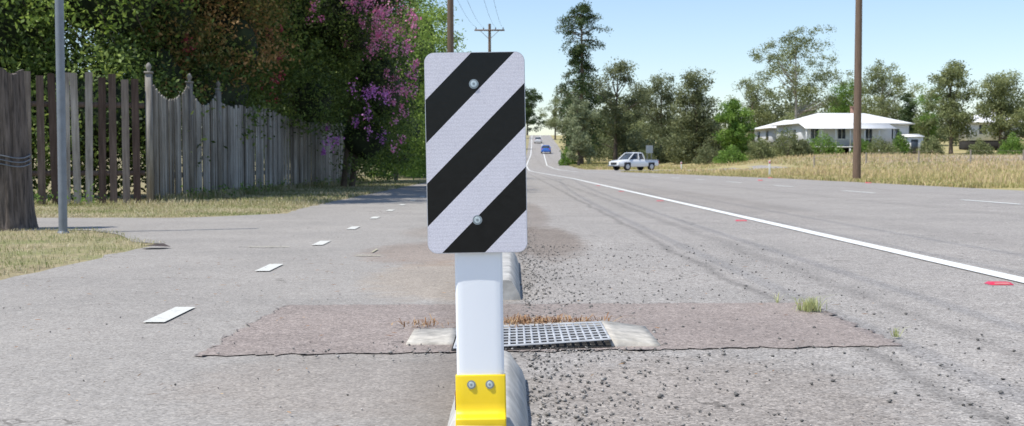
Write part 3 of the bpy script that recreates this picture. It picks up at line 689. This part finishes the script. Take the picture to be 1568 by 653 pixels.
COREM=simple('shaded_inner_foliage',(.022,.032,.012),1,0,.5,6,obj=False)
def bush(name,ells,mat,dens,ls,seed,flowers=None,trunk=None,aspect=.5,core=.58,limbs=None):
    global R; R_=R; R=np.random.default_rng(seed); g=MB()
    mats=[mat,BARK,COREM]
    for (cx,cy,cz,rx,ry,rz) in ells:
        area=4*math.pi*((rx*ry)**1.6/3+(rx*rz)**1.6/3+(ry*rz)**1.6/3)**(1/1.6)
        n=int(area*dens)
        ph=R.uniform(0,6,4)
        nc=max(16,int(area*2.0)); cv=R.normal(0,1,(nc,3)); cv/=np.linalg.norm(cv,axis=1)[:,None]; cr=R.uniform(.68,1.16,nc); cs=R.uniform(.05,.95,nc)
        idx=R.integers(0,nc,n); crad=.38*math.sqrt(area/nc)
        P=cv[idx]*cr[idx][:,None]*np.array([rx,ry,rz])+R.normal(0,1,(n,3))*crad*np.array([1,1,.7])+np.array([cx,cy,cz])
        keep=P[:,2]>.06; P=P[keep]; ii=idx[keep]
        leaves(g,P,ls,np.clip(cs[ii]+R.normal(0,.15,len(ii)),0,1),0,aspect,up=.5)
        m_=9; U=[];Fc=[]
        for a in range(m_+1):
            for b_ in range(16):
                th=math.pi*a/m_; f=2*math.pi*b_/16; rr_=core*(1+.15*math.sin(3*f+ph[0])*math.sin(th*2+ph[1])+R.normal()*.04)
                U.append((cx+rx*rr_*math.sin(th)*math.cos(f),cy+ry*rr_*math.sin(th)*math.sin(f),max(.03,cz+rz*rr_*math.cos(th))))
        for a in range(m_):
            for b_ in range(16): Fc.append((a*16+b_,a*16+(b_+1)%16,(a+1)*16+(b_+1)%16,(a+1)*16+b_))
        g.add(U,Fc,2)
    if flowers:
        for fm,lst in flowers:
            mats.append(fm); mi=len(mats)-1
            for (x,y,z,r,n) in lst:
                P=np.array([x,y,z])+R.normal(0,1,(n,3))*r*np.array([.6,.6,.9]); leaves(g,P,.058,R.random(n),mi,.8,up=.2)
    if trunk:
        for (x,y,h,x2,y2) in trunk:
            g.tube([(x,y,-.05),(x*.6+x2*.4+.08,y*.6+y2*.4,h*.5),(x2,y2,h)],[.09,.07,.04],7,1)
    if limbs:
        for pts,rd in limbs: g.tube(pts,rd,7,1)
    o=g.build(name,mats); R=R_; return o
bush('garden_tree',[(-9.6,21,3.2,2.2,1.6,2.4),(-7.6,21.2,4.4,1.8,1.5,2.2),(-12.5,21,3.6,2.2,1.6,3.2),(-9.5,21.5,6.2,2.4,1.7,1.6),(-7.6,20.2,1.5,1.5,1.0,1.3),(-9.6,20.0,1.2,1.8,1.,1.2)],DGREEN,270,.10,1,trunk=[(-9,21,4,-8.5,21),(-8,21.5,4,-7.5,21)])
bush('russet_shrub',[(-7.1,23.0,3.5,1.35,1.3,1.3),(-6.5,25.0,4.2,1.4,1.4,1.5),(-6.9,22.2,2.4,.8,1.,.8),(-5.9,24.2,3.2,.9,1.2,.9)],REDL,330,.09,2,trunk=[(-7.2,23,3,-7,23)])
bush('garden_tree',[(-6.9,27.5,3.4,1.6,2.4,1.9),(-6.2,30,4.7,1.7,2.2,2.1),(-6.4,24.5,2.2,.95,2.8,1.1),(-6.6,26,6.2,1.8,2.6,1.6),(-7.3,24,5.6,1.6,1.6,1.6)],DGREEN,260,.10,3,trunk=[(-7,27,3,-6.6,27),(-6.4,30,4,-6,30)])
bush('garden_hedge',[(-7.0,20.6,1.5,.9,1.9,1.1),(-7.0,33,2.2,1.3,3.,1.6),(-6.6,36,3.2,1.6,2.6,2.4)],DGREEN,230,.10,4)
# unseen crowns and limbs, added above the view to throw dappled shade on the path
bush('unseen_shade_canopy',[(-5.5,17.9,5.5,1.2,1.2,.8),(-5.3,20.6,6.0,1.5,1.6,.9),(-4.9,23.6,6.5,1.5,1.8,.9),(-4.6,26.8,6.9,1.4,1.8,.9)],DGREEN,260,.12,21,core=.62,
  limbs=[([(-7.0,26.6,0),(-6.9,26.4,3),(-6.7,26,6.2)],[.16,.13,.10]),([(-6.7,26,6.0),(-5.9,23.5,6.5),(-5.4,20.6,6.1),(-5.5,18.2,5.6)],[.09,.07,.05,.02]),([(-6.7,26,6.0),(-5.4,26.5,6.8),(-4.5,26.8,6.9)],[.07,.05,.02])])
def cl(n,seed,xr,yr,zr,r,m):
    q=np.random.default_rng(seed); out=[]
    for i in range(n): out.append((q.uniform(*xr),q.uniform(*yr),q.uniform(*zr),q.uniform(.5,1.4)*r,int(m*q.uniform(.5,1.4))))
    return out
fl=[(PINKF,cl(19,1,(-4.35,-3.0),(28.4,29.6),(3.4,5.3),.13,60)+cl(26,2,(-3.6,-2.45),(28.6,30),(2.4,4.9),.13,60)+cl(9,7,(-5.2,-4.2),(28,29),(4.2,5.4),.09,32)+cl(10,9,(-3.3,-2.7),(29,30),(1.0,2.6),.09,26)),
    (MAUVE,cl(11,3,(-4.0,-3.1),(28.2,29.2),(1.2,2.9),.10,44)+cl(5,5,(-4.9,-4.2),(27.6,28.6),(.9,1.6),.08,34)),
    (REDF,cl(16,4,(-6.0,-5.3),(26.0,27),(1.8,3.8),.07,22)+cl(9,6,(-6.8,-6),(22,23),(2.5,4),.06,16))]
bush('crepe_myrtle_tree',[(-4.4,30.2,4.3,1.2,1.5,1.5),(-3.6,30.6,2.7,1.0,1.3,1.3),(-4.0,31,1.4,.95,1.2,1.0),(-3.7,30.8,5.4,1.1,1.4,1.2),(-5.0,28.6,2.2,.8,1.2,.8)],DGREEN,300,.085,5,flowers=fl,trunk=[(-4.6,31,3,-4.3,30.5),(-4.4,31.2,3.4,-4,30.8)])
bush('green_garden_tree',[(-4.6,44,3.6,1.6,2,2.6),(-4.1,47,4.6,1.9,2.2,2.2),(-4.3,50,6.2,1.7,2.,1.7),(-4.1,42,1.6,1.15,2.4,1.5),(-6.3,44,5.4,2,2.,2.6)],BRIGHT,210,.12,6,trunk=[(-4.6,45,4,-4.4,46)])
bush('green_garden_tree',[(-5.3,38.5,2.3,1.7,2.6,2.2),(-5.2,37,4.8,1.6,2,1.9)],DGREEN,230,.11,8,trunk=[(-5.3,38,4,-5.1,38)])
bush('roadside_hedge',[(-5,54,2.2,1.8,4.5,2.3),(-5.6,60,2.5,2,5,2.5)],GREEN,130,.16,9)
g=MB()
for (x,y,z,r,n) in [(-8.0,19.4,3.55,.22,90),(-7.6,19.3,3.3,.2,70),(-8.5,19.5,3.7,.2,70),(-7.2,19.4,3.7,.18,60),(-8.1,19.2,3.1,.15,40),(-9.0,18.5,2.5,.2,70),(-8.9,18.6,2.1,.15,50),(-7.0,19.6,3.1,.2,60),(-6.6,19.7,3.5,.15,50)]:
    P=np.array([x,y,z])+R.normal(0,1,(n,3))*np.array([r*1.4,r*.5,r*.7]); leaves(g,P,.11,R.uniform(.5,1,n),0,.5,up=.5)
    g.tube([(x,y+.8,z-.5),(x,y,z)],[.012,.004],4,1,cap=False)
g.build('young_leaf_sprays',[BRIGHT,BARK])
g=MB()
for i in range(34):
    x=-5.45+R.normal(0,.08);y=R.uniform(18,37); 
    if i<10: x=R.uniform(-9,-6.1); y=17.3
    n=60; leaves(g,np.array([x,y,.12])+R.normal(0,1,(n,3))*np.array([.14,.14,.07]),.06,R.random(n),0,.5,up=.5)
g.build('fence_weeds',[GREEN])

# ------------------------------------------------------------------ poles and wires
def upole(X,Y,h,r,arm=None,nm='utility_pole'):
    e=empty(nm,(X,Y,H(X,Y))); g=MB(); g.tube([(0,0,-.1),(0,0,h*.5),(0,0,h)],[r,r*.86,r*.7],14); g.build('pole',[WOODP],e)
    if arm:
        L,z=arm; g=MB(); g.box(-L/2,L/2,-.19,-.07,z,z+.12,0)
        g.tube([(0,-.16,z-.7),(L*.3,-.16,z)],[.02,.02],5); g.tube([(0,-.16,z-.7),(-L*.3,-.16,z)],[.02,.02],5)
        g.build('crossarm',[WOODP],e); g=MB()
        for x in (-L*.45,-L*.2,L*.2,L*.45): g.tube([(x,-.13,z+.12),(x,-.13,z+.2),(x,-.13,z+.3)],[.03,.06,.03],8)
        g.build('insulators',[POLEG],e)
    return e
upole(-2.42,45,11,.155,(2.4,10.4)); upole(-1.86,95,12.3,.16,(2.5,11.7)); upole(13.02,43,10,.155,(2.2,9.5)); upole(-2.9,-8,11,.16,(2.4,10.4))
g=MB()
def wire(a,b_,sag,r=.011):
    P=[(a[0]+(b_[0]-a[0])*t,a[1]+(b_[1]-a[1])*t,a[2]+(b_[2]-a[2])*t-sag*4*t*(1-t)) for t in np.linspace(0,1,17)]; g.tube(P,[r]*17,4,cap=False)
for o_ in (-1.08,-.5,.5,1.08): wire((-2.42+o_,45,10.7),(-1.86+o_,95,12),.9,.008); wire((-2.42+o_,45,10.7),(-2.9+o_,-8,10.7),.9,.008)
wire((-2.42,45,7.3),(13.02,43,9.2),.6,.009)
g.build('overhead_wires',[BLACK])

# ------------------------------------------------------------------ house
HW=simple('white_weatherboard',(.70,.71,.72),.7,0,.06,3); HR=simple('light_metal_roof',(.82,.81,.78),.5,0,.06,2); GL=simple('window_glass',(.05,.06,.07),.1,0,.2,2); BRK=simple('chimney_brick',(.26,.15,.11),.9,0,.2,8)
CREAM=simple('verandah_trim',(.75,.74,.70),.6,0,.04)
def house(name,X,Y,w,d,wall,rise,rotz=0,ver=2.2,pl=.7,chim=True):
    z=H(X,Y); e=empty(name,(X,Y,z),(0,0,rotz))
    g=MB(); g.box(-w/2,w/2,-d/2,d/2,pl,pl+wall); g.build('walls',[HW],e)
    g=MB(); g.box(-w/2+.05,w/2-.05,-d/2+.05,d/2-.05,-.3,pl-.003); g.build('base',[DARK],e)
    zt_=pl+wall+.003; ov=.5
    g=MB(); a=w/2+ov;b_=d/2+ov; rl=w/2-d/2*.9
    V=[(-a,-b_,zt_),(a,-b_,zt_),(a,b_,zt_),(-a,b_,zt_),(-rl,0,zt_+rise),(rl,0,zt_+rise)]
    g.add(V,[(0,1,5,4),(2,3,4,5)]); g.add(V,[(1,2,5),(3,0,4)]); g.add(V,[(0,3,2,1)]); g.build('hip_roof',[HR],e)
    g=MB(); g.box(-a,a,-b_-.06,-b_-.003,zt_-.12,zt_+.03); g.box(-a-.06,-a-.003,-b_,b_,zt_-.12,zt_+.03); g.box(a+.003,a+.06,-b_,b_,zt_-.12,zt_+.03); g.build('gutter',[CREAM],e)
    g=MB(); n=max(2,int(w/3))
    for i in range(n):
        x=-w/2+w*(i+.5)/n; hw=.5 if i!=n//2 else .45; zz=.95 if i!=n//2 else .05
        g.box(x-hw,x+hw,-d/2-.02,-d/2-.005,pl+zz,pl+2.3,0)
        g.box(x-hw-.08,x+hw+.08,-d/2-.045,-d/2-.022,pl+2.3,pl+2.4,1); g.box(x-hw-.08,x+hw+.08,-d/2-.045,-d/2-.022,pl+zz-.1,pl+zz,1); g.box(x-.03,x+.03,-d/2-.045,-d/2-.022,pl+zz,pl+2.3,1)
    for y in (-d/4,d/4):
        g.box(w/2+.005,w/2+.02,y-.5,y+.5,pl+.95,pl+2.2,0); g.box(-w/2-.02,-w/2-.005,y-.5,y+.5,pl+.95,pl+2.2,0)
    g.build('windows_and_door',[GL,CREAM],e)
    if ver:
        g=MB(); y0=-d/2-ver; V=[(-a,-b_-.07,zt_-.06),(a*.55,-b_-.07,zt_-.06),(a*.55,y0-.2,zt_-.75),(-a,y0-.2,zt_-.75)]
        g.add(V+[(x,y,zz-.05) for x,y,zz in V],[(0,3,2,1),(4,5,6,7),(0,1,5,4),(1,2,6,5),(2,3,7,6),(3,0,4,7)]); g.build('verandah_roof',[HR],e)
        g=MB(); g.box(-a+.1,a*.55-.1,y0,-d/2-.06,pl-.15,pl-.005)
        for i in range(7):
            x=-a+.25+(a*1.55-.5)*i/6; g.box(x-.06,x+.06,y0,y0+.12,pl-.003,zt_-.80)
            g.box(x-.1,x+.1,y0+.02,y0+.2,-.3,pl-.155)
        g.box(-a+.35,a*.55-.3,y0+.03,y0+.08,pl+.9,pl+.96); g.build('verandah',[CREAM],e)
    if chim:
        g=MB(); g.box(w*.12,w*.12+.7,.6,1.2,zt_+rise*.4,zt_+rise+.8); g.box(w*.12-.06,w*.12+.76,.54,1.26,zt_+rise+.803,zt_+rise+.95); g.build('chimney',[BRK],e)
    return e
house('white_farmhouse',px(1290,150),151,14.5,9,3.0,1.5,rotz=.12,pl=.9,ver=2.6)
house('white_farmhouse',px(1215,158),160,8,7,2.6,1.2,rotz=.12,pl=.7,ver=0,chim=False)
house('white_cottage',px(1512,172),172,7,6,2.7,1.6,rotz=-.1,pl=1.4,ver=0,chim=True)
e=empty('garden_shed',(px(1395,146),146,H(px(1395,146),146))); g=MB(); g.box(-1.1,1.1,-1,1,0,2.2); g.build('walls',[CREAM],e)
g=MB(); V=[(-1.25,-1.15,2.203),(1.25,-1.15,2.203),(1.25,1.15,2.6),(-1.25,1.15,2.6)]; g.add(V+[(x,y,z+.06) for x,y,z in V],[(0,3,2,1),(4,5,6,7),(0,1,5,4),(1,2,6,5),(2,3,7,6),(3,0,4,7)]); g.build('roof',[HR],e)
g=MB(); g.box(-.45,.45,-1.02,-1.005,.02,1.9); g.build('door',[GL],e)

e=empty('farm_fence'); g=MB(); prev=None
pts=[(26+4.5*i,98+(i%2)*.1) for i in range(17)]
for x,y in pts:
    z=H(x,y); g.tube([(x,y,z-.1),(x,y,z+1.15)],[.07,.06],7)
    if prev:
        for hh_ in (.35,.7,1.05): g.tube([(prev[0],prev[1],prev[2]+hh_),(x,y,z+hh_)],[.008,.008],4,cap=False)
    prev=(x,y,z)
g.build('posts_and_wire',[simple('grey_fence_timber',(.3,.26,.22),.9)],e)
GPW=simple('guide_post_white',(.75,.75,.72),.5,0,.04)
for x,y in ((px(1178,58),58),(px(1043,88),88)):
    e=empty('guide_post',(x,y,H(x,y))); g=MB(); g.box(-.05,.05,-.012,.012,-.05,.85); o=g.build('post',[GPW],e); bevel(o,.008)
    g=MB(); g.box(-.03,.03,-.018,-.0125,.68,.8); g.build('reflector',[REDM],e)
e=empty('roadside_sign',(px(994,132),132,H(px(994,132),132))); g=MB(); g.tube([(-.25,0,0),(-.25,0,2.4)],[.04,.04],8); g.tube([(.25,0,0),(.25,0,2.4)],[.04,.04],8); g.build('posts',[POLEG],e)
plate('panel',.8,.9,.08,-.06,-.04,simple('sign_grey',(.30,.32,.34),.6),e,(0,0,2.2)); plate('panel_face',.72,.82,.07,-.064,-.061,simple('sign_blue_grey',(.22,.26,.31),.6),e,(0,0,2.2))

# ------------------------------------------------------------------ vehicles
TYRE=simple('tyre',(.018,.018,.018),.85); RIM=simple('wheel_rim',(.5,.5,.52),.35,.7); HL=simple('headlamp',(.8,.82,.85),.15); TL=simple('tail_lamp',(.5,.02,.02),.25)
def loft(g,st,mat=0):
    V=[]
    for x,wb,wt,z0,z1 in st:
        zm=z0+(z1-z0)*.55
        V+= [(x,-wb*.94,z0),(x,-wb,z0+.12*(z1-z0)),(x,-max(wb,wt),zm),(x,-wt*.97,z1-.06*(z1-z0)),(x,-wt*.86,z1),(x,wt*.86,z1),(x,wt*.97,z1-.06*(z1-z0)),(x,max(wb,wt),zm),(x,wb,z0+.12*(z1-z0)),(x,wb*.94,z0)]
    m_=10; F=[(j*m_+i,j*m_+(i+1)%m_,(j+1)*m_+(i+1)%m_,(j+1)*m_+i) for j in range(len(st)-1) for i in range(m_)]
    g.add(V,F,mat); g.add(V[:m_],[list(range(m_))[::-1]],mat); g.add(V[-m_:],[list(range(m_))],mat)
def wheels(e,xs,tw,r):
    for x in xs:
        for s in (-1,1):
            g=MB(); y=s*tw; n=20
            g.tube([(x,y-s*.11,r),(x,y+s*.09,r),(x,y+s*.11,r)],[r,r,r*.9],n,0); g.tube([(x,y+s*.111,r),(x,y+s*.125,r)],[r*.62,r*.5],n,1)
            g.build('wheel',[TYRE,RIM],e)
def car(name,X,Y,rot,paintc,kind='hatch'):
    e=empty(name,(X,Y,H(min(X,17),Y)+.01),(0,0,rot)); P=simple(name+'_paint',paintc,.25,.1,.03,3,coat=.7)
    if kind=='hatch':
        g=MB(); loft(g,[(-2.1,.72,.70,.35,.72),(-2.03,.82,.78,.28,.86),(-1.4,.87,.82,.24,.93),(-.5,.88,.84,.22,.96),(.6,.88,.84,.22,.95),(1.3,.87,.80,.24,.88),(1.95,.80,.72,.28,.74),(2.1,.68,.62,.34,.62)])
        g.build('body',[P],e,smooth=False)
        g=MB()
        Vv=[(-1.97,-.76,.88),(-1.97,.76,.88),(-1.50,.60,1.36),(-1.50,-.60,1.36),(1.2,-.78,.9),(1.2,.78,.9),(.35,.60,1.38),(.35,-.60,1.38)]
        g.add(Vv,[(0,3,2,1),(4,5,6,7),(0,4,7,3),(1,2,6,5)]); g.build('glasshouse',[GL],e)
        g=MB(); g.add([(-1.55,-.61,1.36),(-1.55,.61,1.36),(.40,.61,1.38),(.40,-.61,1.38),(-1.4,-.5,1.45),(-1.4,.5,1.45),(.2,.5,1.46),(.2,-.5,1.46)],[(4,7,6,5),(0,3,7,4),(3,2,6,7),(2,1,5,6),(1,0,4,5)])
        for s in (-1,1):
            for a,b_ in (((-1.97,.775,.9),(-1.5,.615,1.37)),((1.2,.795,.9),(.37,.615,1.38)),((-.35,.79,.9),(-.38,.615,1.38))): g.tube([(a[0],s*a[1],a[2]),(b_[0],s*b_[1],b_[2])],[.045,.035],5)
        g.build('roof_and_pillars',[P],e)
        wheels(e,(-1.3,1.3),.78,.31)
        g=MB(); 
        for s in (-1,1): g.box(2.0,2.08,s*.6-.14,s*.6+.14,.56,.70,0); g.box(-2.09,-2.0,s*.64-.1,s*.64+.1,.62,.84,1)
        g.box(2.09,2.12,-.4,.4,.36,.5,2); g.build('lamps_and_grille',[HL,TL,BLACK],e)
        g=MB(); 
        for s in (-1,1): g.box(.75,.92,s*.88-.07,s*.88+.07,.95,1.07)
        g.build('mirrors',[P],e)
    else:
        g=MB(); loft(g,[(-2.55,.82,.80,.55,.98),(-2.4,.88,.86,.45,1.02),(-.75,.90,.88,.38,1.02)]); loft(g,[(-.745,.90,.88,.36,1.10),(.9,.90,.86,.34,1.10),(1.6,.89,.82,.36,1.05),(2.3,.84,.76,.42,.95),(2.5,.74,.68,.48,.82)]); g.build('body',[P],e)
        g=MB(); g.add([(-.70,-.80,1.10),(-.70,.80,1.10),(-.52,.66,1.68),(-.52,-.66,1.68),(1.25,-.80,1.08),(1.25,.80,1.08),(.50,.64,1.70),(.50,-.64,1.70)],[(0,3,2,1),(4,5,6,7),(0,4,7,3),(1,2,6,5)]); g.build('cab_glass',[GL],e)
        g=MB(); g.add([(-.58,-.68,1.67),(-.58,.68,1.67),(.57,.66,1.69),(.57,-.66,1.69),(-.45,-.56,1.76),(-.45,.56,1.76),(.38,.55,1.77),(.38,-.55,1.77)],[(4,7,6,5),(0,3,7,4),(3,2,6,7),(2,1,5,6),(1,0,4,5)])
        for s in (-1,1):
            for a,b_ in (((-.70,.81,1.10),(-.53,.67,1.68)),((1.27,.81,1.08),(.52,.66,1.7)),((.02,.81,1.10),(0,.67,1.69))): g.tube([(a[0],s*a[1],a[2]),(b_[0],s*b_[1],b_[2])],[.07,.055],5)
        g.build('cab_roof_and_pillars',[P],e)
        g=MB(); g.box(-2.35,-.85,-.72,.72,1.022,1.03,0)
        for s in (-1,1): g.box(-2.5,-.78,s*.84-.03,s*.84+.03,1.023,1.08,1); g.box(-1.95,-1.15,s*.895-.01,s*.895+.01,.36,.80,0); g.box(1.1,1.9,s*.89-.012,s*.89+.012,.36,.80,0)
        g.box(-2.53,-2.47,-.8,.8,1.0,1.08,1); g.build('tray',[BLACK,POLEG],e)
        wheels(e,(-1.55,1.5),.82,.38)
        g=MB()
        for s in (-1,1): g.box(2.40,2.49,s*.6-.15,s*.6+.15,.68,.84,0); g.box(-2.58,-2.5,s*.78-.06,s*.78+.06,.7,.95,1)
        g.box(2.50,2.54,-.42,.42,.56,.78,2); g.box(2.45,2.62,-.78,.78,.40,.52,3); g.build('lamps_and_bumper',[HL,TL,BLACK,POLEG],e)
    return e
car('white_pickup_truck',px(970,112),112,math.radians(214),(.80,.80,.79),'ute')
car('blue_car',px(836,205),205,math.radians(88),(.03,.16,.60))
car('white_car',px(824,262),262,math.radians(88),(.7,.7,.7))

# ------------------------------------------------------------------ light
el=math.radians(61); hx,hy=-.93,-.37; hn=math.hypot(hx,hy)
S=Vector((hx/hn*math.cos(el),hy/hn*math.cos(el),math.sin(el))).normalized()
sl=bpy.data.lights.new('sun','SUN'); sl.energy=5.0; sl.angle=math.radians(.53); sl.color=(1,.965,.90)
so=bpy.data.objects.new('sun',sl); link(so); so.rotation_euler=S.to_track_quat('Z','Y').to_euler(); so.location=(-20,-15,40)
w=bpy.data.worlds.new('World'); scene.world=w; w.use_nodes=True; nt=w.node_tree
sk=nt.nodes.new('ShaderNodeTexSky'); sk.sky_type='NISHITA'; sk.sun_disc=False; sk.sun_elevation=el; sk.sun_rotation=math.atan2(S.x,S.y); sk.air_density=1.05; sk.dust_density=.35; sk.ozone_density=1.5
bg=nt.nodes['Background']; bg.inputs['Strength'].default_value=.15
tint=mix(nt,1,sk.outputs[0],(1.05,1.07,1.14),'MULTIPLY'); nt.links.new(tint,bg.inputs['Color'])
# ------------------------------------------------------------------ camera
cd=bpy.data.cameras.new('camera'); cd.sensor_width=36; cd.lens=40; cd.clip_end=5000; cd.clip_start=.05
co=bpy.data.objects.new('camera',cd); link(co); co.location=(0,0,.62); co.rotation_euler=(math.radians(90-2.43),0,0)
cd.dof.use_dof=True; cd.dof.focus_distance=2.6; cd.dof.aperture_fstop=14
scene.camera=co
scene.view_settings.view_transform='Standard'; scene.view_settings.look='None'; scene.view_settings.exposure=0
